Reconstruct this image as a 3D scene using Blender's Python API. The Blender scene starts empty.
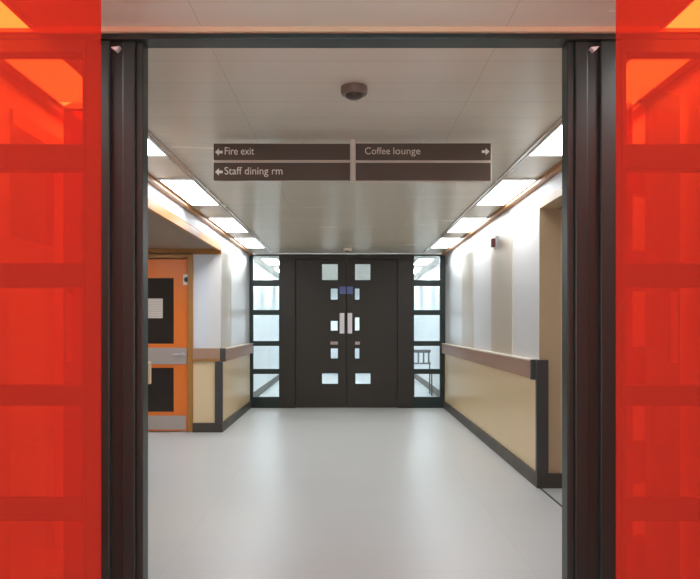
import bpy, bmesh, math, random
from mathutils import Vector, Matrix

SC = bpy.context.scene
COL = SC.collection
random.seed(7)

# ------------------------------------------------------------------ camera, world, exposure
CAM_H = 1.322
cam_data = bpy.data.cameras.new('camera')
cam_data.sensor_width = 36.0
cam_data.lens = 36.0 * 744.0 / 700.0
cam_data.shift_x = 2.0 / 700.0
cam_data.shift_y = 36.5 / 700.0
cam_data.clip_start = 0.05
cam = bpy.data.objects.new('camera', cam_data)
cam.location = (0, 0, CAM_H)
cam.rotation_euler = (math.pi / 2, 0, 0)
COL.objects.link(cam)
SC.camera = cam

world = bpy.data.worlds.new('world')
world.use_nodes = True
world.node_tree.nodes['Background'].inputs[0].default_value = (0.05, 0.05, 0.055, 1)
world.node_tree.nodes['Background'].inputs[1].default_value = 0.3
SC.world = world
SC.view_settings.view_transform = 'Standard'
SC.view_settings.look = 'None'
SC.view_settings.gamma = 1.0
SC.view_settings.exposure = 1.55
SC.view_settings.use_curve_mapping = False
FILL_LIGHT = 1.6             # radiance of the added, unseen fill window behind the viewer
LAMP = 4.3            # radiance of the fluorescent diffusers


# ------------------------------------------------------------------ materials
def srgb(r, g, b):
    f = lambda c: c / 12.92 if c <= 0.04045 else ((c + 0.055) / 1.055) ** 2.4
    return tuple(f(v / 255.0) for v in (r, g, b)) + (1.0,)


def mat(name, color, rough=0.5, metal=0.0, spec=0.5, var=0.06, scale=(3, 3, 3), bump=0.0,
        bump_scale=(40, 40, 40), rough_var=0.08, coat=0.0, aniso=None):
    """Principled material whose colour and gloss drift a little with object-space noise."""
    m = bpy.data.materials.new(name)
    m.use_nodes = True
    nt = m.node_tree
    p = nt.nodes['Principled BSDF']
    tc = nt.nodes.new('ShaderNodeTexCoord')
    mp = nt.nodes.new('ShaderNodeMapping')
    mp.inputs['Scale'].default_value = scale
    nt.links.new(tc.outputs['Object'], mp.inputs['Vector'])
    nz = nt.nodes.new('ShaderNodeTexNoise')
    nz.inputs['Scale'].default_value = 1.0
    nz.inputs['Detail'].default_value = 4.0
    nt.links.new(mp.outputs[0], nz.inputs['Vector'])
    ramp = nt.nodes.new('ShaderNodeMix')
    ramp.data_type = 'RGBA'
    lo = tuple(c * (1 - var) for c in color[:3]) + (1,)
    hi = tuple(min(1, c * (1 + var)) for c in color[:3]) + (1,)
    ramp.inputs[6].default_value = lo
    ramp.inputs[7].default_value = hi
    nt.links.new(nz.outputs['Fac'], ramp.inputs[0])
    nt.links.new(ramp.outputs[2], p.inputs['Base Color'])
    mr = nt.nodes.new('ShaderNodeMapRange')
    mr.inputs['To Min'].default_value = max(0.02, rough - rough_var)
    mr.inputs['To Max'].default_value = min(1, rough + rough_var)
    nt.links.new(nz.outputs['Fac'], mr.inputs['Value'])
    nt.links.new(mr.outputs[0], p.inputs['Roughness'])
    p.inputs['Metallic'].default_value = metal
    p.inputs['Specular IOR Level'].default_value = spec
    p.inputs['Coat Weight'].default_value = coat
    if aniso:                                   # brushed/rolled sheet: gloss drawn out along one axis
        tg = nt.nodes.new('ShaderNodeCombineXYZ')
        for i in range(3): tg.inputs[i].default_value = aniso[1][i]
        p.inputs['Anisotropic'].default_value = aniso[0]
        nt.links.new(tg.outputs[0], p.inputs['Tangent'])
    if bump:
        m2 = nt.nodes.new('ShaderNodeMapping')
        m2.inputs['Scale'].default_value = bump_scale
        nt.links.new(tc.outputs['Object'], m2.inputs['Vector'])
        n2 = nt.nodes.new('ShaderNodeTexNoise')
        n2.inputs['Scale'].default_value = 1.0
        nt.links.new(m2.outputs[0], n2.inputs['Vector'])
        b = nt.nodes.new('ShaderNodeBump')
        b.inputs['Strength'].default_value = bump
        b.inputs['Distance'].default_value = 0.01
        nt.links.new(n2.outputs['Fac'], b.inputs['Height'])
        nt.links.new(b.outputs[0], p.inputs['Normal'])
    return m


def lines_mat(name, color, line_color, axis, pitch, width, rough, spec=0.5, var=0.05, scale=(2, 2, 2), metal=0.0,
              bump=0.0, bump_scale=(1, 1, 1), offset=0.0, second=None, aniso=None):
    """mat() with thin joint lines every pitch metres along an axis (planks, sheets, tiles)."""
    m = mat(name, color, rough, metal, spec, var, scale, bump, bump_scale, rough_var=0.03, aniso=aniso)
    nt = m.node_tree
    p = nt.nodes['Principled BSDF']
    src = p.inputs['Base Color'].links[0].from_socket
    tc = nt.nodes.new('ShaderNodeTexCoord')
    sep = nt.nodes.new('ShaderNodeSeparateXYZ')
    nt.links.new(tc.outputs['Object'], sep.inputs[0])

    def line(ax, pi, wd, off):
        a = nt.nodes.new('ShaderNodeMath'); a.operation = 'ADD'; a.inputs[1].default_value = off
        nt.links.new(sep.outputs[ax], a.inputs[0])
        md = nt.nodes.new('ShaderNodeMath'); md.operation = 'FLOORED_MODULO'; md.inputs[1].default_value = pi
        nt.links.new(a.outputs[0], md.inputs[0])
        lt = nt.nodes.new('ShaderNodeMath'); lt.operation = 'LESS_THAN'; lt.inputs[1].default_value = wd
        nt.links.new(md.outputs[0], lt.inputs[0])
        return lt.outputs[0]
    fac = line(axis, pitch, width, offset)
    if second:
        f2 = line(*second)
        mx = nt.nodes.new('ShaderNodeMath'); mx.operation = 'MAXIMUM'
        nt.links.new(fac, mx.inputs[0]); nt.links.new(f2, mx.inputs[1])
        fac = mx.outputs[0]
    mix = nt.nodes.new('ShaderNodeMix'); mix.data_type = 'RGBA'
    mix.inputs[7].default_value = line_color
    nt.links.new(src, mix.inputs[6])
    nt.links.new(fac, mix.inputs[0])
    nt.links.new(mix.outputs[2], p.inputs['Base Color'])
    return m


def emit_mat(name, color, strength):
    m = bpy.data.materials.new(name)
    m.use_nodes = True
    nt = m.node_tree
    nt.nodes.clear()
    o = nt.nodes.new('ShaderNodeOutputMaterial')
    e = nt.nodes.new('ShaderNodeEmission')
    e.inputs[0].default_value = color
    e.inputs[1].default_value = strength
    nt.links.new(e.outputs[0], o.inputs[0])
    return m


def glass_mat(name, tint, refl=0.1, rough=0.02):
    """Thin clear pane: mostly straight-through with a sharp sheen."""
    m = bpy.data.materials.new(name)
    m.use_nodes = True
    nt = m.node_tree
    nt.nodes.clear()
    o = nt.nodes.new('ShaderNodeOutputMaterial')
    t = nt.nodes.new('ShaderNodeBsdfTransparent'); t.inputs[0].default_value = tint
    g = nt.nodes.new('ShaderNodeBsdfGlossy'); g.inputs['Roughness'].default_value = rough
    mx = nt.nodes.new('ShaderNodeMixShader'); mx.inputs[0].default_value = refl
    nt.links.new(t.outputs[0], mx.inputs[1]); nt.links.new(g.outputs[0], mx.inputs[2])
    nt.links.new(mx.outputs[0], o.inputs[0])
    return m


def red_sheet_mat():
    """Red acrylic: lets tinted light through and scatters a strong red of its own."""
    m = bpy.data.materials.new('red_acrylic')
    m.use_nodes = True
    nt = m.node_tree
    nt.nodes.clear()
    o = nt.nodes.new('ShaderNodeOutputMaterial')
    t = nt.nodes.new('ShaderNodeBsdfTransparent'); t.inputs[0].default_value = RED_TINT
    d = nt.nodes.new('ShaderNodeBsdfDiffuse'); d.inputs[0].default_value = RED_BODY
    tl = nt.nodes.new('ShaderNodeBsdfTranslucent'); tl.inputs[0].default_value = RED_BODY
    dm = nt.nodes.new('ShaderNodeMixShader'); dm.inputs[0].default_value = 0.12
    nt.links.new(d.outputs[0], dm.inputs[1]); nt.links.new(tl.outputs[0], dm.inputs[2])
    mx = nt.nodes.new('ShaderNodeAddShader')
    nt.links.new(t.outputs[0], mx.inputs[0]); nt.links.new(dm.outputs[0], mx.inputs[1])
    nt.links.new(mx.outputs[0], o.inputs[0])
    return m


RED_TINT = (0.76, 0.18, 0.065, 1)     # per face of the sheet
RED_BODY = (0.25, 0.026, 0.016, 1)

M = {}
M['ceiling'] = lines_mat('ceiling_planks', srgb(221, 212, 193), srgb(201, 191, 172), 1, 0.30, 0.006, 0.26, 0.6, 0.05,
                         (0.8, 5, 1), second=(0, 1.2, 0.004, 0.58), aniso=(0.8, (0, 1, 0)))
M['soffit'] = mat('alcove_soffit', srgb(150, 132, 115), 0.7, var=0.08)  # the lack of light under the lowered ceilings is put into this brown
M['floor'] = lines_mat('vinyl_floor', srgb(207, 209, 209), srgb(196, 198, 199), 1, 2.0, 0.006, 0.36, 0.45, 0.05,
                       (0.7, 1.4, 1), second=(0, 2.0, 0.004, 1.0))
M['wall'] = lines_mat('white_laminate', srgb(226, 226, 226), srgb(212, 210, 206), 1, 1.21, 0.006, 0.30, 0.6, 0.03,
                      (1, 1, 0.3), aniso=(0.85, (0, 0, 1)))
M['plain'] = mat('white_paint', srgb(222, 226, 234), 0.5, var=0.03)
M['dado'] = lines_mat('cream_laminate', srgb(238, 212, 168), srgb(226, 198, 154), 1, 1.21, 0.006, 0.36, 0.5, 0.05,
                      (1.5, 1.5, 1.5))
M['tan'] = mat('tan_laminate', srgb(200, 170, 134), 0.45, var=0.05)
M['dark'] = mat('black_brown_frame', srgb(42, 55, 52), 0.36, spec=0.35, var=0.10, scale=(6, 6, 0.7))
M['dark_door'] = mat('black_brown_leaf', srgb(56, 51, 46), 0.5, spec=0.35, var=0.10, scale=(8, 8, 0.6))
M['base'] = mat('dark_skirting', srgb(72, 64, 55), 0.45, var=0.1)
M['guard'] = mat('charcoal_guard', srgb(70, 66, 64), 0.45, var=0.06)
M['rail'] = mat('brown_rail', srgb(176, 140, 118), 0.4, var=0.12, scale=(8, 2, 20))
M['railtop'] = mat('pale_rail_edge', srgb(226, 214, 200), 0.35, var=0.04)
M['wood'] = mat('amber_timber', srgb(178, 122, 62), 0.4, var=0.18, scale=(10, 1.5, 10))
M['bead'] = mat('pale_timber_bead', srgb(222, 194, 160), 0.4, var=0.08, scale=(2, 8, 8))
M['orange'] = mat('orange_door_paint', srgb(240, 126, 46), 0.4, var=0.06, scale=(5, 5, 1))
M['steel'] = mat('brushed_steel', srgb(200, 198, 200), 0.32, metal=0.85, var=0.06, scale=(40, 40, 2))
M['plate'] = mat('satin_plate', srgb(190, 176, 168), 0.4, metal=0.25, var=0.06, scale=(3, 3, 50))
M['trim'] = mat('ceiling_trim_metal', srgb(205, 200, 196), 0.25, metal=0.7, var=0.04)
M['lampframe'] = mat('lamp_frame_white', srgb(225, 225, 225), 0.4, var=0.02)
M['lamp'] = emit_mat('fluorescent_diffuser', (0.965, 0.985, 1.0, 1), LAMP)
M['fill_pane'] = emit_mat('fill_light_pane', (0.88, 0.95, 1.0, 1), FILL_LIGHT)
M['lamp_beyond'] = emit_mat('fluorescent_diffuser_beyond', (0.96, 0.99, 1.0, 1), LAMP * 2.4)
M['signbrown'] = mat('sign_brown', srgb(84, 68, 54), 0.5, var=0.05)
M['signedge'] = mat('sign_edge', srgb(216, 203, 186), 0.4, var=0.03)
M['white'] = mat('lettering_white', srgb(236, 228, 215), 0.6, var=0.02)
M['detector'] = mat('detector_plastic', srgb(112, 98, 84), 0.5, var=0.04)
M['detdark'] = mat('detector_dark', srgb(70, 56, 44), 0.5, var=0.04)
M['infill'] = mat('beige_infill_laminate', srgb(206, 194, 176), 0.3, var=0.05, scale=(1, 2, 0.4), aniso=(0.8, (0, 0, 1)))
M['glass'] = glass_mat('clear_glass', (0.97, 0.98, 0.98, 1), 0.18)
M['farglass'] = glass_mat('wired_glass', (0.84, 0.92, 0.95, 1), 0.06, 0.05)
M['darkglass'] = mat('dark_glass', srgb(52, 44, 38), 0.15, spec=0.5, var=0.1)
M['paper'] = lines_mat('printed_paper', srgb(226, 214, 204), srgb(204, 192, 182), 2, 0.03, 0.010, 0.8, 0.2, 0.03)
M['blue'] = mat('blue_notice', srgb(92, 104, 160), 0.5, var=0.08)
M['redcap'] = mat('alarm_red', srgb(120, 48, 36), 0.4, var=0.05)
M['chair'] = mat('chair_fabric', srgb(120, 122, 126), 0.8, var=0.1)
M['red'] = red_sheet_mat()


# ------------------------------------------------------------------ builders
def tag(o, label=None, cat=None, group=None, kind=None):
    if label: o['label'] = label
    if cat: o['category'] = cat
    if group: o['group'] = group
    if kind: o['kind'] = kind
    return o


def empty(name, loc=(0, 0, 0), parent=None):
    o = bpy.data.objects.new(name, None)
    o.empty_display_size = 0.1
    o.location = loc
    COL.objects.link(o)
    if parent: o.parent = parent
    return o


class MB:
    def __init__(self):
        self.bm = bmesh.new()

    def box(self, x0, x1, y0, y1, z0, z1, bevel=0.0):
        b = bmesh.new()
        bmesh.ops.create_cube(b, size=1)
        for v in b.verts:
            v.co = Vector(((x0 + x1) / 2 + v.co.x * (x1 - x0), (y0 + y1) / 2 + v.co.y * (y1 - y0),
                           (z0 + z1) / 2 + v.co.z * (z1 - z0)))
        if bevel:
            bmesh.ops.bevel(b, geom=b.edges[:], offset=bevel, segments=2, affect='EDGES', profile=0.6)
        self._add(b)
        return self

    def _add(self, b):
        me = bpy.data.meshes.new('tmp')
        b.to_mesh(me); b.free()
        self.bm.from_mesh(me)
        bpy.data.meshes.remove(me)

    def cyl(self, p0, p1, r0, r1=None, seg=24, bevel=0.0):
        r1 = r0 if r1 is None else r1
        p0, p1 = Vector(p0), Vector(p1)
        d = p1 - p0
        b = bmesh.new()
        bmesh.ops.create_cone(b, cap_ends=True, segments=seg, radius1=r0, radius2=r1, depth=d.length)
        if bevel:
            es = [e for e in b.edges if e.is_manifold and e.calc_face_angle(0) > 1.0]
            bmesh.ops.bevel(b, geom=es, offset=bevel, segments=2, affect='EDGES')
        mtx = Matrix.Translation((p0 + p1) / 2) @ d.to_track_quat('Z', 'Y').to_matrix().to_4x4()
        bmesh.ops.transform(b, matrix=mtx, verts=b.verts)
        self._add(b)
        return self

    def tube(self, pts, r, seg=12):
        for a, c in zip(pts, pts[1:]):
            self.cyl(a, c, r, seg=seg)
        for a in pts[1:-1]:
            b = bmesh.new()
            bmesh.ops.create_uvsphere(b, u_segments=seg, v_segments=8, radius=r)
            bmesh.ops.translate(b, vec=Vector(a), verts=b.verts)
            self._add(b)
        return self

    def lathe(self, prof, loc, seg=32):
        """prof: (radius, z) pairs from top to bottom."""
        b = bmesh.new()
        rings = []
        for r, z in prof:
            if r < 1e-6:
                rings.append([b.verts.new((loc[0], loc[1], loc[2] + z))])
            else:
                rings.append([b.verts.new((loc[0] + r * math.cos(2 * math.pi * i / seg),
                                           loc[1] + r * math.sin(2 * math.pi * i / seg), loc[2] + z)) for i in range(seg)])
        for a, c in zip(rings, rings[1:]):
            for i in range(seg):
                j = (i + 1) % seg
                if len(a) == 1:
                    b.faces.new((a[0], c[i], c[j]))
                elif len(c) == 1:
                    b.faces.new((a[i], a[j], c[0]))
                else:
                    b.faces.new((a[i], a[j], c[j], c[i]))
        bmesh.ops.recalc_face_normals(b, faces=b.faces)
        self._add(b)
        return self

    def sheet(self, x0, x1, z0, z1, y0, y1, holes, bevel=0.0):
        """A slab in the XZ plane with rectangular holes (x0,x1,z0,z1)."""
        xs = sorted({x0, x1, *[h[0] for h in holes], *[h[1] for h in holes]})
        zs = sorted({z0, z1, *[h[2] for h in holes], *[h[3] for h in holes]})
        solid = {}
        for i in range(len(xs) - 1):
            for k in range(len(zs) - 1):
                cx, cz = (xs[i] + xs[i + 1]) / 2, (zs[k] + zs[k + 1]) / 2
                solid[i, k] = not any(h[0] < cx < h[1] and h[2] < cz < h[3] for h in holes)
        b = bmesh.new()
        vc = {}

        def v(i, y, k):
            key = (i, y, k)
            if key not in vc: vc[key] = b.verts.new((xs[i], (y0, y1)[y], zs[k]))
            return vc[key]
        for (i, k), s in solid.items():
            if not s: continue
            b.faces.new((v(i, 0, k), v(i + 1, 0, k), v(i + 1, 0, k + 1), v(i, 0, k + 1)))
            b.faces.new((v(i, 1, k), v(i, 1, k + 1), v(i + 1, 1, k + 1), v(i + 1, 1, k)))
            if not solid.get((i - 1, k)): b.faces.new((v(i, 0, k), v(i, 0, k + 1), v(i, 1, k + 1), v(i, 1, k)))
            if not solid.get((i + 1, k)): b.faces.new((v(i + 1, 0, k), v(i + 1, 1, k), v(i + 1, 1, k + 1), v(i + 1, 0, k + 1)))
            if not solid.get((i, k - 1)): b.faces.new((v(i, 0, k), v(i, 1, k), v(i + 1, 1, k), v(i + 1, 0, k)))
            if not solid.get((i, k + 1)): b.faces.new((v(i, 0, k + 1), v(i + 1, 0, k + 1), v(i + 1, 1, k + 1), v(i, 1, k + 1)))
        bmesh.ops.recalc_face_normals(b, faces=b.faces)
        if bevel:
            es = [e for e in b.edges if len(e.link_faces) == 2 and e.calc_face_angle(0) > 1.0]
            bmesh.ops.bevel(b, geom=es, offset=bevel, segments=1, affect='EDGES')
        self._add(b)
        return self

    def poly(self, pts, y0, y1):
        """Extrude an XZ outline from y0 to y1."""
        b = bmesh.new()
        a = [b.verts.new((x, y0, z)) for x, z in pts]
        c = [b.verts.new((x, y1, z)) for x, z in pts]
        b.faces.new(a); b.faces.new(c[::-1])
        for i in range(len(pts)):
            j = (i + 1) % len(pts)
            b.faces.new((a[j], a[i], c[i], c[j]))
        bmesh.ops.recalc_face_normals(b, faces=b.faces)
        self._add(b)
        return self

    def build(self, name, m, parent=None, smooth=False):
        me = bpy.data.meshes.new(name)
        self.bm.to_mesh(me); self.bm.free()
        me.materials.append(m)
        if smooth:
            for p in me.polygons: p.use_smooth = True
            me.set_sharp_from_angle(angle=math.radians(40))
        o = bpy.data.objects.new(name, me)
        COL.objects.link(o)
        if parent: o.parent = parent
        return o


def box(name, m, x0, x1, y0, y1, z0, z1, parent=None, bevel=0.0):
    return MB().box(x0, x1, y0, y1, z0, z1, bevel).build(name, m, parent)


def struct(o, label, cat):
    return tag(o, label, cat, kind='structure')


def lettering(text, size, x, y, z, m, parent, name='lettering', width=None):
    cu = bpy.data.curves.new('t', 'FONT')
    cu.body = text; cu.size = size; cu.extrude = 0.001
    t = bpy.data.objects.new('t', cu)
    COL.objects.link(t)
    bpy.context.view_layer.update()
    me = bpy.data.meshes.new_from_object(t.evaluated_get(bpy.context.evaluated_depsgraph_get()))
    bpy.data.objects.remove(t); bpy.data.curves.remove(cu)
    xs = [v.co.x for v in me.vertices]
    k = 1.0 if width is None else width / (max(xs) - min(xs))
    for v in me.vertices:
        v.co = Vector((x + v.co.x * k, y - v.co.z, z + v.co.y))
    me.materials.clear(); me.materials.append(m)
    me.name = name
    o = bpy.data.objects.new(name, me)
    COL.objects.link(o); o.parent = parent
    return o


# ------------------------------------------------------------------ room shell
XL, XR, H = -1.59, 1.57, 2.499
T = 0.15
BULK = 2.285           # underside of the bulkheads over the side openings
Y_SCREEN, Y_FAR, Y_END = 2.95, 12.0, 20.0

struct(box('floor', M['floor'], -3.8, 3.4, -1.75, 20.2, -0.12, 0.0), 'pale grey glossy vinyl floor of the corridor', 'floor')
struct(box('ceiling', M['ceiling'], -3.8, 3.4, -1.75, 20.2, H, H + 0.12), 'glossy beige plank ceiling over the corridor', 'ceiling')
struct(MB().sheet(-1.9, 1.9, 0, H, -1.75, -1.6, [(-1.35, 1.35, 0.75, 2.3)]).build('wall_back', M['plain']), 'plain white wall behind the viewer', 'wall')
struct(box('wall_end', M['plain'], -1.9, 1.9, Y_END, Y_END + 0.15, 0, H), 'white end wall seen through the far door windows', 'wall')

wb = struct(empty('fill_window', (0, -1.66, 1.525)), 'wide glowing window added as unseen fill light in the wall behind the viewer', 'window')  # unseen glowing window, added to light the red panels from the front
MB().sheet(-1.35, 1.35, -0.775, 0.775, -0.03, 0.03, [(-1.3, -0.02, -0.725, 0.725), (0.02, 1.3, -0.725, 0.725)]).build('frame', M['lampframe'], wb)
for a in (-1.3, 0.02):
    MB().box(a, a + 1.28, -0.012, 0.0, -0.725, 0.725).build('pane', M['fill_pane'], wb)

# left side: wall, recess, wall, alcove, wall
struct(box('wall_left_near', M['wall'], XL - T, XL, -1.6, 3.5, 0, H), 'left wall seen through the red panel beside the dark screen', 'wall')
struct(box('wall_left_pier', M['wall'], XL - T, XL, 4.4, 5.70, 0, H), 'left wall pier between two side openings', 'wall')
struct(box('wall_left', M['wall'], XL - T, XL, 9.28, Y_FAR + 0.1, 0, H), 'far left corridor wall beside the black double doors', 'wall')
struct(box('wall_left_bulkhead', M['plain'], XL - T, XL, 5.70, 9.28, BULK + 0.06, H), 'white bulkhead above the opening to the orange door', 'wall')
struct(box('wall_left_recess_bulkhead', M['plain'], XL - T, XL, 3.5, 4.4, BULK + 0.06, H), 'white bulkhead above the nearer left opening', 'wall')
struct(box('wall_left_outer', M['plain'], -3.75, -3.6, 3.35, 9.43, 0, BULK), 'outer side wall of the left alcove', 'wall')
struct(box('wall_left_recess_end', M['plain'], -3.6, XL - T, 3.35, 3.5, 0, BULK), 'near end wall of the left alcove', 'wall')
DX0, DX1 = -3.0, -1.93                                     # timber frame of the orange door
wl = MB().sheet(-3.6, XL - T, 0, BULK, 9.28, 9.43, [(DX0, DX1, -0.0, 2.235)])
struct(wl.build('wall_left_alcove', M['plain']), 'white wall facing the viewer around the orange door', 'wall')
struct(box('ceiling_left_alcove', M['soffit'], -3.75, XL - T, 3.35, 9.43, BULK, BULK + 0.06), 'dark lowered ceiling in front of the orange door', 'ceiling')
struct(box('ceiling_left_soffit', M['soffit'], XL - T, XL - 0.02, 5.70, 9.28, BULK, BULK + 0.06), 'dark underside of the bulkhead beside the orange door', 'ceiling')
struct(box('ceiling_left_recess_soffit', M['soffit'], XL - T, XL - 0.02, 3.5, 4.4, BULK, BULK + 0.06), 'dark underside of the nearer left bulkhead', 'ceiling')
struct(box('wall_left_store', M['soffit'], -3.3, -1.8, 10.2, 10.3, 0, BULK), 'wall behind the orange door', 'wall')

# right side
AY0, AY1 = 4.75, 6.1
struct(box('wall_right_near', M['wall'], XR, XR + T, -1.6, AY0, 0, H), 'right wall seen through the red panel beside the dark screen', 'wall')
struct(box('wall_right', M['wall'], XR, XR + T, AY1 + 0.01, Y_FAR + 0.1, 0, H), 'long glossy white right corridor wall above the handrail', 'wall')
struct(box('wall_right_bulkhead', M['plain'], XR, XR + T, AY0, AY1, BULK + 0.06, H), 'white bulkhead above the opening on the right', 'wall')
struct(box('wall_right_alcove', M['tan'], XR, 3.2, AY1, AY1 + 0.01, 0, BULK), 'tan wall facing the viewer at the right opening', 'wall')
struct(box('wall_right_alcove_side', M['plain'], 3.2, 3.35, AY0 - 0.15, AY1 + 0.15, 0, BULK), 'outer side wall of the right alcove', 'wall')
struct(box('wall_right_alcove_end', M['plain'], XR + T, 3.2, AY0 - 0.15, AY0, 0, BULK), 'near end wall of the right alcove', 'wall')
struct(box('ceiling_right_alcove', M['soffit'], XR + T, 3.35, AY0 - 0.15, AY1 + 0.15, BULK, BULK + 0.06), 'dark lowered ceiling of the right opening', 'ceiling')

# corridor beyond the black doors
struct(box('wall_left_beyond', M['wall'], -1.85, -1.70, Y_FAR + 0.1, Y_END, 0, H), 'left wall of the corridor beyond the black doors', 'wall')
struct(box('wall_right_beyond', M['wall'], 1.70, 1.85, Y_FAR + 0.1, Y_END, 0, H), 'right wall of the corridor beyond the black doors', 'wall')
struct(box('baseboard_left_beyond', M['base'], -1.70, -1.685, Y_FAR + 0.1, Y_END, 0, 0.13), 'dark skirting seen slanting through the left side glass', 'skirting board')
struct(box('baseboard_right_beyond', M['base'], 1.685, 1.70, Y_FAR + 0.1, Y_END, 0, 0.13), 'dark skirting seen slanting through the right side glass', 'skirting board')

# dado panels, skirtings, timber trims
RT, RB = 1.045, 0.885              # handrail top and bottom


def dado(name, label, x0, x1, y0, y1):
    struct(box(name, M['dado'], x0, x1, y0, y1, 0, RB + 0.06), label, 'wall panel')


dado('trim_1', 'cream lower panel along the right wall under the handrail', XR - 0.008, XR, AY1 + 0.01, Y_FAR)
dado('trim_2', 'cream lower panel on the far left wall under the handrail', XL, XL + 0.008, 9.28, Y_FAR)
dado('trim_3', 'cream lower panel on the left wall pier', XL, XL + 0.008, 4.4, 5.70)
dado('trim_4', 'cream lower panel between the orange door and the corner', DX1, XL, 9.272, 9.28)
BH = 0.115
struct(box('baseboard_right', M['base'], XR - 0.03, XR - 0.008, AY1 - 0.02, Y_FAR, 0, BH), 'dark skirting along the long right wall', 'skirting board')
struct(box('baseboard_right_alcove', M['base'], XR - 0.03, 3.2, AY1 - 0.04, AY1, 0, BH), 'dark skirting under the tan wall at right', 'skirting board')
struct(box('baseboard_left', M['base'], XL + 0.008, XL + 0.03, 9.26, Y_FAR, 0, BH), 'dark skirting along the far left wall', 'skirting board')
struct(box('baseboard_left_alcove', M['base'], DX1, XL + 0.03, 9.24, 9.272, 0, BH), 'dark skirting between the orange door and the corner', 'skirting board')
struct(box('baseboard_left_pier', M['base'], XL + 0.008, XL + 0.03, 4.4, 5.73, 0, BH), 'dark skirting end showing at the left screen edge', 'skirting board')
struct(box('trim_5', M['wood'], XL - 0.02, XL + 0.015, 5.70, 9.25, BULK - 0.03, BULK + 0.045), 'amber timber edge under the left bulkhead', 'timber trim')
struct(box('trim_6', M['tan'], XR, XR + T, AY0, AY1, BULK, BULK + 0.06), 'timber edge under the right bulkhead', 'timber trim')
struct(box('trim_7', M['wood'], XL, XL + 0.055, 3.06, Y_FAR, H - 0.035, H), 'amber timber cornice along the left wall under the ceiling', 'timber trim')
struct(box('trim_8', M['wood'], XR - 0.055, XR, 3.06, Y_FAR, H - 0.035, H), 'amber timber cornice along the right wall under the ceiling', 'timber trim')
for n, x in ((9, -1.215), (10, 1.195)):
    s = 'left' if x < 0 else 'right'
    o = MB().box(x, x + 0.02, 3.06, 11.95, H - 0.012, H).box(x + (0.034 if x > 0 else -0.034), x + (0.044 if x > 0 else -0.024), 3.06, 11.95, H - 0.008, H)
    struct(o.build('trim_%d' % n, M['trim']), 'thin metal ceiling trim beside the %s row of lights' % s, 'ceiling trim')
struct(box('trim_11', M['bead'], XL, XR, 2.925, 2.965, H - 0.019, H), 'pale timber bead along the top of the dark screen', 'timber trim')
struct(box('trim_12', M['base'], XR - 0.012, XR + 0.004, AY0, AY1 - 0.045, 0, 0.004), 'thin dark floor joint strip at the right opening', 'floor strip')
struct(box('trim_13', M['bead'], XR + 0.175, XR + 0.225, AY1 - 0.012, AY1, BH, BULK - 0.02), 'pale timber strip standing on the tan wall', 'timber trim')
struct(box('trim_14', M['wood'], XL - 0.02, XL + 0.015, 3.5, 4.4, BULK - 0.012, BULK + 0.06), 'timber edge under the nearer left bulkhead', 'timber trim')


struct(box('trim_15', M['wood'], -3.6, XL + 0.015, 9.25, 9.28, BULK - 0.07, BULK), 'amber timber rail across the wall above the orange door', 'timber trim')
for n, x, s_, a, b, lab in ((16, XR, -1, 7.10, 8.12, 'grey beige infill panel behind the alarm on the right wall'),
                            (17, XR, -1, 9.30, 10.2, 'beige infill panel on the right wall nearer the black doors'),
                            (18, XL, 1, 9.32, 10.1, 'beige infill panel on the far left wall above the handrail')):
    struct(box('trim_%d' % n, M['infill'], *sorted((x, x + s_ * 0.006)), a, b, RT, 2.26), lab, 'wall panel')


# ------------------------------------------------------------------ dark glazed screens with double doors
BARS_Z = [(0.177, 0.548), (0.628, 1.005), (1.085, 1.475), (1.572, 1.945), (2.045, 2.405)]


def side_window(name, label, x0, x1, gx0, gx1, yc, glass, rows):
    root = struct(empty(name, ((x0 + x1) / 2, yc, 0)), label, 'window')
    ox = (x0 + x1) / 2
    holes = [(gx0 - ox, gx1 - ox, a, b) for a, b in rows]
    MB().sheet(x0 - ox, x1 - ox, 0, H - 0.02, -0.04, 0.04, holes, 0.004).build('frame', M['dark'], root)
    for a, b in rows:
        MB().box(gx0 - ox - 0.006, gx1 - ox + 0.006, -0.004, 0.004, a - 0.006, b + 0.006).build('pane', glass, root)
    return root


def leaf(parent, w, hinge, angle, holes, side, glass, z1=2.40, name='leaf'):
    """Door leaf hinged at local x=0, running along side*x; returns the leaf mesh object."""
    hs = []
    for a, b, c, d in holes:
        hs.append((a, b, c, d) if side > 0 else (-b, -a, c, d))
    x0, x1 = (0.0, w) if side > 0 else (-w, 0.0)
    lf = MB().sheet(x0, x1, 0.003, z1, -0.022, 0.022, hs, 0.003).build(name, M['dark_door'], parent)
    lf.location = hinge
    lf.rotation_euler = (0, 0, angle)
    for a, b, c, d in hs:
        MB().box(a - 0.003, b + 0.003, -0.004, 0.004, c - 0.003, d + 0.003).build('pane', glass, lf)
        bd = MB()
        bd.sheet(a - 0.014, b + 0.014, c - 0.014, d + 0.014, -0.027, -0.021, [(a, b, c, d)])
        bd.build('bead', M['dark'], lf)
    return lf


# near screen: sidelights, jambs, head and the two leaves folded open beyond it
side_window('window_1', 'dark framed five pane sidelight behind the left red panel', XL, -1.04, -1.50, -1.055, Y_SCREEN + 0.04, M['glass'],
            BARS_Z)
side_window('window_2', 'dark framed five pane sidelight behind the right red panel', 1.083, XR, 1.098, 1.49, Y_SCREEN + 0.04, M['glass'],
            BARS_Z)
nd = struct(empty('door_1', (0.03, 3.0, 0)), 'near dark door frame standing open around the corridor view', 'door')
nx = lambda x: x - 0.03
JL0, JL1, JR0, JR1 = -1.04, -0.8186, 0.8758, 1.083


def jamb(x_in, x_out, sgn):
    m = MB()
    a, b = sorted((nx(x_in), nx(x_out)))
    m.box(a, b, -0.02, 0.045, 0, H - 0.02)
    return m.build('jamb', M['dark'], nd)


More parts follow.
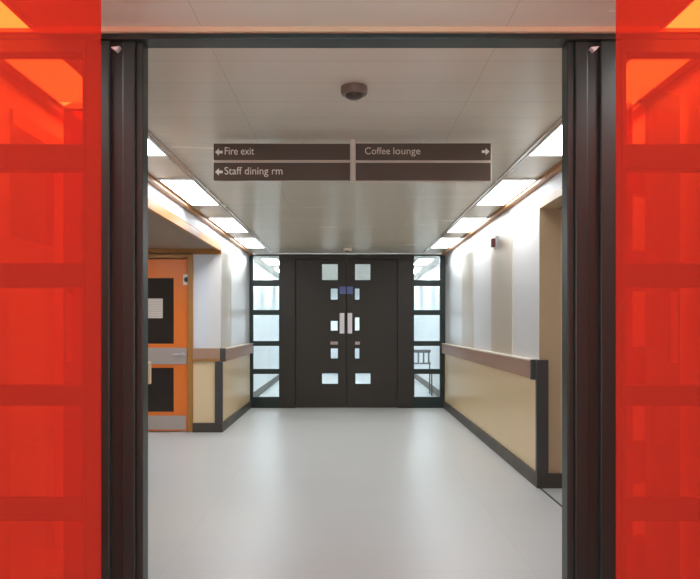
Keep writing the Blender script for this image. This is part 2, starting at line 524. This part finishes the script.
for (xi, xo, s) in ((JL1, JL0, -1), (JR0, JR1, 1)):
    jamb(xi, xo, s)
    # stepped mouldings across the face, from the opening outward
    for d0, d1, y0 in ((0.0, 0.030, -0.026), (0.030, 0.082, -0.036), (0.128, 0.232, -0.044)):
        a, b = sorted((nx(xi + s * d0), nx(xi + s * d1)))
        MB().box(a, b, y0, -0.02, 0.0, 2.458, 0.006).build('moulding', M['dark'], nd)
    # little closer bracket at the top corner, its bright glint painted as white
    cx = nx(xi + s * 0.105)
    MB().poly([(cx - 0.018, 2.428), (cx + 0.018, 2.432), (cx - 0.004 * s, 2.414)], -0.05, -0.02).build('closer_bracket', M['lampframe'], nd)
MB().box(nx(XL), nx(XR), -0.058, 0.045, 2.458, H - 0.019, 0.004).build('head', M['dark'], nd)
ROWS5 = [(CAM_H + c - 0.125, CAM_H + c + 0.125) for c in (-0.823, -0.395, 0.032, 0.459, 0.885)]
slit = [(0.40, 0.56, a, b) for a, b in ROWS5]
lfR = leaf(nd, 0.77, (nx(0.905), 0.07, 0), math.radians(90 - 56.0), slit, 1, M['farglass'])
lfL = leaf(nd, 0.80, (nx(-0.85), 0.07, 0), math.radians(-(90 - 41.7)), slit, -1, M['farglass'])
for lf, s in ((lfR, 1), (lfL, -1)):
    MB().box(*sorted((s * 0.68, s * 0.74)), -0.028, -0.022, 1.15, 1.48, 0.002).build('push_plate', M['steel'], lf)

# far screen
side_window('window_3', 'narrow five pane side window left of the black double doors', XL, -1.09, -1.532, -1.113, Y_FAR + 0.04, M['farglass'],
            [(0.177, 0.548), (0.628, 1.0), (1.08, 1.499), (1.58, 1.967), (2.064, 2.451)])
side_window('window_4', 'narrow five pane side window right of the black double doors', 1.045, XR, 1.065, 1.484, Y_FAR + 0.04, M['farglass'],
            [(0.177, 0.548), (0.628, 1.0), (1.08, 1.499), (1.58, 1.967), (2.064, 2.451)])
fd = struct(empty('door_2', (-0.024, Y_FAR, 0)), 'closed black double doors with small windows at the corridor end', 'door')
MB().box(-1.066, -0.826, -0.02, 0.08, 0, H - 0.02, 0.004).build('jamb', M['dark_door'], fd)
MB().box(0.826, 1.069, -0.02, 0.08, 0, H - 0.02, 0.004).build('jamb', M['dark_door'], fd)
MB().box(-0.826, 0.826, -0.02, 0.08, 2.40, H - 0.02, 0.004).build('head', M['dark_door'], fd)


def fz(y): return CAM_H - (y - 326.0) / 62.0


def fx(x): return (x - 348.0) / 62.0 + 0.024


left_holes = [(322, 337.8, 264, 280), (330.8, 337.6, 288.5, 299.5), (330.8, 337.6, 321, 330.5), (330.8, 337.8, 348.5, 358.5),
              (322, 338, 373.5, 384)]
right_holes = [(355, 370.4, 264, 280), (355, 359.4, 288.5, 299.5), (355, 359.4, 317.5, 330.5), (355, 359.3, 348.5, 358.5),
               (355.5, 370.5, 373.5, 384)]
fl = leaf(fd, 0.823, (-0.825, 0.04, 0), 0, [(fx(a) + 0.825, fx(b) + 0.825, fz(d), fz(c)) for a, b, c, d in left_holes], 1, M['farglass'])
fr = leaf(fd, 0.823, (0.825, 0.04, 0), 0, [(0.825 - fx(b), 0.825 - fx(a), fz(d), fz(c)) for a, b, c, d in right_holes], -1, M['farglass'])
for lf, off, (a, b), (sa, sb), (la, lb) in ((fl, 0.825, (339.6, 344.4), (339.6, 345.9), (330.4, 337.8)),
                                            (fr, -0.825, (347.6, 352.2), (346.9, 352.8), (355.2, 359.8))):
    h = MB().box(fx(a) + off, fx(b) + off, -0.030, -0.022, fz(333.5), fz(313), 0.003)
    tag(h.build('push_plate', M['steel'], lf), 'bright steel push plate')
    tag(MB().box(fx(sa) + off, fx(sb) + off, -0.026, -0.022, fz(294), fz(286.5)).build('notice', M['blue'], lf), 'blue notice')
    MB().box(fx(la) + off, fx(lb) + off, -0.030, -0.022, fz(344.6), fz(341.6), 0.003).build('lock_plate', M['plate'], lf)

MB().box(0.806, 0.838, 0.024, 0.032, 0.02, 2.39).build('meeting_strip', M['dark_door'], fl)

# ------------------------------------------------------------------ orange door in the left alcove
od = struct(empty('door_3', (-2.46, 9.28, 0)), 'orange door with dark glass and amber timber frame on the left', 'door')
q = lambda x: x + 2.46
MB().sheet(q(DX0), q(DX1), 0, 2.235, -0.03, 0.12, [(q(DX0) + 0.07, q(DX1) - 0.065, -0.0, 2.165)], 0.004).build('door_frame', M['wood'], od)
LX0, LX1 = q(DX0) + 0.075, q(DX1) - 0.07
GX0, GX1 = LX0 + 0.19, q(-2.175)
lf = MB().sheet(LX0, LX1, 0.012, 2.155, 0.0, 0.045, [(GX0, GX1, 0.25, 0.80), (GX0, GX1, 1.10, 1.92)], 0.003).build('leaf', M['orange'], od)
for a, b in ((0.25, 0.80), (1.10, 1.92)):
    MB().box(GX0, GX1, 0.018, 0.026, a, b).build('pane', M['darkglass'], lf)
MB().box(LX0 + 0.02, LX1 - 0.01, -0.012, 0.0, 0.845, 1.05, 0.003).build('push_plate', M['plate'], lf)
MB().box(LX0 + 0.02, LX1 - 0.02, -0.004, 0.0, 0.03, 0.205, 0.001).build('kick_plate', M['plate'], lf)
hb = MB()
hx = q(-2.07)
hb.cyl((hx + 0.02, -0.012, 0.97), (hx + 0.02, -0.06, 0.97), 0.012)
hb.tube([(hx + 0.02, -0.055, 0.97), (hx - 0.10, -0.055, 0.965)], 0.010)
hb.cyl((hx + 0.02, -0.012, 0.97), (hx + 0.02, -0.02, 0.97), 0.028)
tag(hb.build('handle', M['steel'], lf, True), 'bright steel lever handle')
sgn = MB().box(q(-2.055), q(-1.975), -0.004, 0.0, 1.835, 1.965).build('sign_plate', M['white'], lf)
MB().cyl((q(-2.013), -0.004, 1.90), (q(-2.013), -0.007, 1.90), 0.032).build('disc', mat('sign_navy', srgb(44, 42, 66), 0.5), sgn)
pp = tag(MB().box(q(-2.55), q(-2.315), 0.014, 0.018, 1.42, 1.665).build('paper_notice', M['paper'], lf), 'white paper notice on the dark glass')


# ------------------------------------------------------------------ handrails and corner guards
def rail_along(name, label, xw, sgn, y0, y1, z=(RB, RT)):
    """Bumper rail on a wall parallel to the corridor; sgn points into the corridor."""
    r = tag(empty(name, (xw, (y0 + y1) / 2, z[0])), label, 'handrail')
    oy = (y0 + y1) / 2
    h = z[1] - z[0]
    xs = sorted((0.008 * sgn, 0.058 * sgn))
    MB().box(xs[0], xs[1], y0 - oy, y1 - oy, 0, h - 0.014, 0.005).build('board', M['rail'], r)
    xt = sorted((0.0 * sgn, 0.064 * sgn))
    tag(MB().box(xt[0], xt[1], y0 - oy, y1 - oy, h - 0.014, h, 0.003).build('cap', M['railtop'], r), 'pale top edge')
    return r


def end_cap(r, y, sgn, oy):
    xt = sorted((0.0 * sgn, 0.068 * sgn))
    tag(MB().box(xt[0], xt[1], y - oy - 0.03, y - oy, -0.004, RT - RB + 0.002, 0.006).build('end_cap', M['guard'], r), 'dark end cap')


r = rail_along('handrail', 'long brown handrail with pale top along the right wall', XR, -1, AY1 + 0.04, Y_FAR - 0.005)
end_cap(r, AY1 + 0.04, -1, (AY1 + 0.04 + Y_FAR - 0.005) / 2)
r = rail_along('handrail', 'short brown handrail on the far left wall beside the black doors', XL, 1, 9.27, Y_FAR - 0.005)
end_cap(r, 9.27, 1, (9.27 + Y_FAR - 0.005) / 2)
r = rail_along('handrail', 'brown handrail whose pale end shows at the left edge of the opening', XL, 1, 4.4, 5.70)
oy = (4.4 + 5.70) / 2
tag(MB().box(0.0, 0.075, 5.70 - oy, 5.745 - oy, -0.01, RT - RB + 0.004, 0.012).build('end_cap', M['bead'], r), 'pale rounded end cap')
r = tag(empty('handrail', ((DX1 + XL) / 2, 9.272, RB)), 'brown rail board between the orange door and the corner', 'handrail')
hw = (XL - DX1) / 2
MB().box(-hw + 0.002, hw - 0.002, -0.04, 0, 0.03, RT - RB, 0.004).build('board', M['rail'], r)
tag(MB().box(-hw + 0.002, hw - 0.002, -0.036, 0, 0.0, 0.03, 0.003).build('lower_lip', M['wood'], r), 'amber lower lip')


def guard(label, x0, x1, y0, y1, z0, z1):
    return tag(MB().box(x0, x1, y0, y1, z0, z1, 0.004).build('corner_guard', M['guard']), label, 'corner guard')


guard('charcoal corner guard below the near end of the right handrail', XR - 0.034, XR + 0.062, AY1 - 0.045, AY1, BH, RT)
guard('charcoal corner guard left of the far doors, near the orange door', XL - 0.062, XL + 0.034, 9.225, 9.268, BH, RB - 0.008)
guard('dark corner guard edge beside the left side of the opening', XL - 0.03, XL + 0.022, 5.732, 5.76, 0.0, RB - 0.014)


# ------------------------------------------------------------------ ceiling lights
def make_light():
    root = empty('ceiling_light')
    w, l = 0.13, 0.61
    fb = MB()
    fb.box(-w - 0.012, -w, -l, l, -0.010, 0.0).box(w, w + 0.012, -l, l, -0.010, 0.0)
    fb.box(-w - 0.012, w + 0.012, -l - 0.02, -l, -0.010, 0.0).box(-w - 0.012, w + 0.012, l, l + 0.02, -0.010, 0.0)
    fb.build('frame', M['lampframe'], root)
    MB().box(-w, w, -l, l, -0.006, -0.001).build('diffuser', M['lamp'], root)
    return root


proto = make_light()
lamp_beyond_mesh = proto.children[1].data.copy() if proto.children[1].name.startswith('diffuser') else proto.children[0].data.copy()
lamp_beyond_mesh.materials.clear(); lamp_beyond_mesh.materials.append(M['lamp_beyond'])
ORD = ['nearest beyond the dark screen', 'second beyond the dark screen', 'third beyond the dark screen', 'farthest, just before the black doors']
spots = []
for s, x in (('left', -1.378), ('right', 1.372)):
    for i, ye in enumerate((5.1, 7.18, 9.28, 11.12)):
        spots.append((x, ye - 0.61, 'white ceiling light panel in the %s row, %s' % (s, ORD[i]), 'ceiling light panels along the corridor'))
    spots.append((x, 2.92 - 0.61, 'ceiling light panel seen through the top of the %s red panel, before the screen' % s, 'ceiling light panels before the screen'))
    spots.append((x, 0.2, 'ceiling light panel overhead on the %s, above the viewer' % s, 'ceiling light panels before the screen'))
    for j, y in enumerate((13.6, 16.0, 18.4)):
        spots.append((x, y, 'ceiling light beyond the black doors on the %s, %s' % (s, ('nearest to them', 'midway to the end wall', 'nearest the end wall')[j]), 'ceiling lights beyond the black doors'))
spots.append((-2.44, 7.9, 'unseen fill light added in the lowered ceiling of the left alcove, before the orange door', 'ceiling light panels along the corridor'))  # hidden lamp, added to brighten the orange door and the wall around it
for i, (x, y, lab, grp) in enumerate(spots):
    if i == 0:
        o = proto
    else:
        o = proto.copy(); COL.objects.link(o)
        for ch in list(proto.children):
            c = ch.copy(); COL.objects.link(c); c.parent = o
            if 'beyond the black' in lab and ch.name.startswith('diffuser'):
                c.data = lamp_beyond_mesh
    o.location = (x, y, H if x > -2 else BULK)
    tag(o, lab, 'ceiling light', grp)

# ------------------------------------------------------------------ hanging direction sign
SY = 4.7
sx = lambda x: (x - 348.0) / 158.3
sz = lambda y: CAM_H - (y - 326.0) / 158.3
hs = tag(empty('direction_sign', (0.03, SY, H)), 'brown hanging direction sign with white lettering under the ceiling', 'sign')
u = lambda x: sx(x) - 0.03
w_ = lambda y: sz(y) - H
MB().box(u(350.9), u(354.9), -0.012, 0.03, w_(181.3), 0.0).build('post', M['signedge'], hs)
for hx_ in (300, 420):
    MB().box(u(hx_), u(hx_ + 2), 0.005, 0.02, w_(145), 0.0).build('hanger', M['signedge'], hs)
fr_ = MB()
fr_.box(u(214), u(351), 0.0, 0.014, w_(181), w_(143.2))
fr_.box(u(355), u(492), 0.0, 0.014, w_(182), w_(142.6))
fr_.build('backing_frame', M['signedge'], hs)
for (xa, xb, ya, yb) in ((214, 350, 144.3, 160), (214, 350, 163.2, 180.6), (355.7, 490.3, 144, 160.3), (355.7, 490.3, 163.3, 180.6)):
    bd = MB().box(u(xa), u(xb), -0.014, 0.0, w_(yb), w_(ya), 0.001).build('board', M['signbrown'], hs)
    yc = (ya + yb) / 2

    def arrow(x, y, d):
        k = 1 / 158.3
        cx, cz = u(x), w_(y)
        pts = [(-4, 0), (-0.2, 3.6), (-0.2, 1.3), (3.6, 1.3), (3.6, -1.3), (-0.2, -1.3), (-0.2, -3.6)]
        pts = [(cx + d * px * k, cz + pz * k) for px, pz in pts]
        MB().poly(pts, -0.017, -0.014).build('arrow', M['white'], bd)
    if xa == 214 and ya < 150:
        lettering('Fire exit', 0.068, u(224.5), -0.0155, w_(yc + 3.0), M['white'], bd, width=0.185)
        arrow(219.5, yc + 0.5, 1)
    elif xa == 214:
        lettering('Staff dining rm', 0.068, u(224.5), -0.0155, w_(yc + 3.0), M['white'], bd, width=0.365)
        arrow(219.5, yc + 0.5, 1)
    elif ya < 150:
        lettering('Coffee', 0.062, u(364.5), -0.0155, w_(yc + 2.6), M['signedge'], bd, width=0.158)
        lettering('lounge', 0.062, u(392.5), -0.0155, w_(yc + 2.6), M['signedge'], bd, width=0.17)
        arrow(485, yc, -1)

# ------------------------------------------------------------------ detectors and alarm
sd = tag(empty('smoke_detector', (0.03, 3.66, H)), 'round beige smoke detector on the ceiling before the hanging sign', 'smoke detector')
MB().lathe([(0.0, 0), (0.064, 0), (0.066, -0.006), (0.066, -0.030), (0.060, -0.040), (0.0, -0.040)], (0, 0, 0)).build('body', M['detector'], sd, True)
MB().lathe([(0.0, -0.038), (0.042, -0.038), (0.040, -0.052), (0.026, -0.060), (0.0, -0.060)], (0, 0, 0)).build('sensor_head', M['detdark'], sd, True)
sd2 = tag(empty('smoke_detector', (-0.01, 11.3, H)), 'small pale smoke detector on the ceiling above the black doors', 'smoke detector')
MB().lathe([(0.0, 0), (0.07, 0), (0.072, -0.02), (0.06, -0.035), (0.0, -0.035)], (0, 0, 0)).build('body', M['white'], sd2, True)
MB().lathe([(0.0, -0.034), (0.04, -0.034), (0.036, -0.052), (0.0, -0.055)], (0, 0, 0)).build('sensor_head', M['detector'], sd2, True)
al = tag(empty('fire_alarm', (XR, 7.86, 2.2)), 'small white and dark red alarm unit high on the right wall', 'alarm')
MB().box(-0.02, 0, -0.07, 0.07, -0.06, 0.07, 0.004).build('backplate', M['plain'], al)
MB().box(-0.06, -0.02, -0.035, 0.035, -0.045, 0.045, 0.008).build('sounder', M['redcap'], al)

# ------------------------------------------------------------------ chair beyond the right side glass
ch = tag(empty('chair', (1.42, 14.3, 0)), 'dark chair by the right wall, seen through the right side window', 'chair')
MB().box(-0.2, 0.2, -0.2, 0.2, 0.43, 0.48, 0.015).build('seat', M['chair'], ch)
bk = MB().box(-0.19, 0.19, 0.165, 0.195, 0.80, 0.86, 0.01).box(-0.19, 0.19, 0.165, 0.195, 0.58, 0.61, 0.008)
for a in (-0.15, -0.05, 0.05, 0.15):
    bk.box(a - 0.015, a + 0.015, 0.17, 0.19, 0.60, 0.81)
bk.build('backrest', M['chair'], ch)
for a in (-0.17, 0.17):
    MB().tube([(a, -0.17, 0.0), (a, -0.17, 0.43)], 0.012).build('leg', M['guard'], ch)
    MB().tube([(a, 0.18, 0.0), (a, 0.18, 0.62)], 0.012).build('leg', M['guard'], ch)

# ------------------------------------------------------------------ red panels before the screen
RY = 2.05
for s, x0, x1 in (('left', XL, -248 / 744 * RY), ('right', 269 / 744 * RY, XR)):
    rp = tag(empty('red_panel', ((x0 + x1) / 2, RY, 0)), 'tall translucent red panel at the %s edge, before the dark screen' % s, 'glass panel')
    hw = (x1 - x0) / 2
    MB().box(-hw, hw, 0, 0.01, 0.03, H - 0.03).build('sheet', M['red'], rp)
    MB().box(-hw, hw, -0.02, 0.03, 0.0, 0.04, 0.003).build('floor_channel', M['steel'], rp)
    MB().box(-hw, hw, -0.02, 0.03, H - 0.04, H, 0.003).build('head_channel', M['steel'], rp)
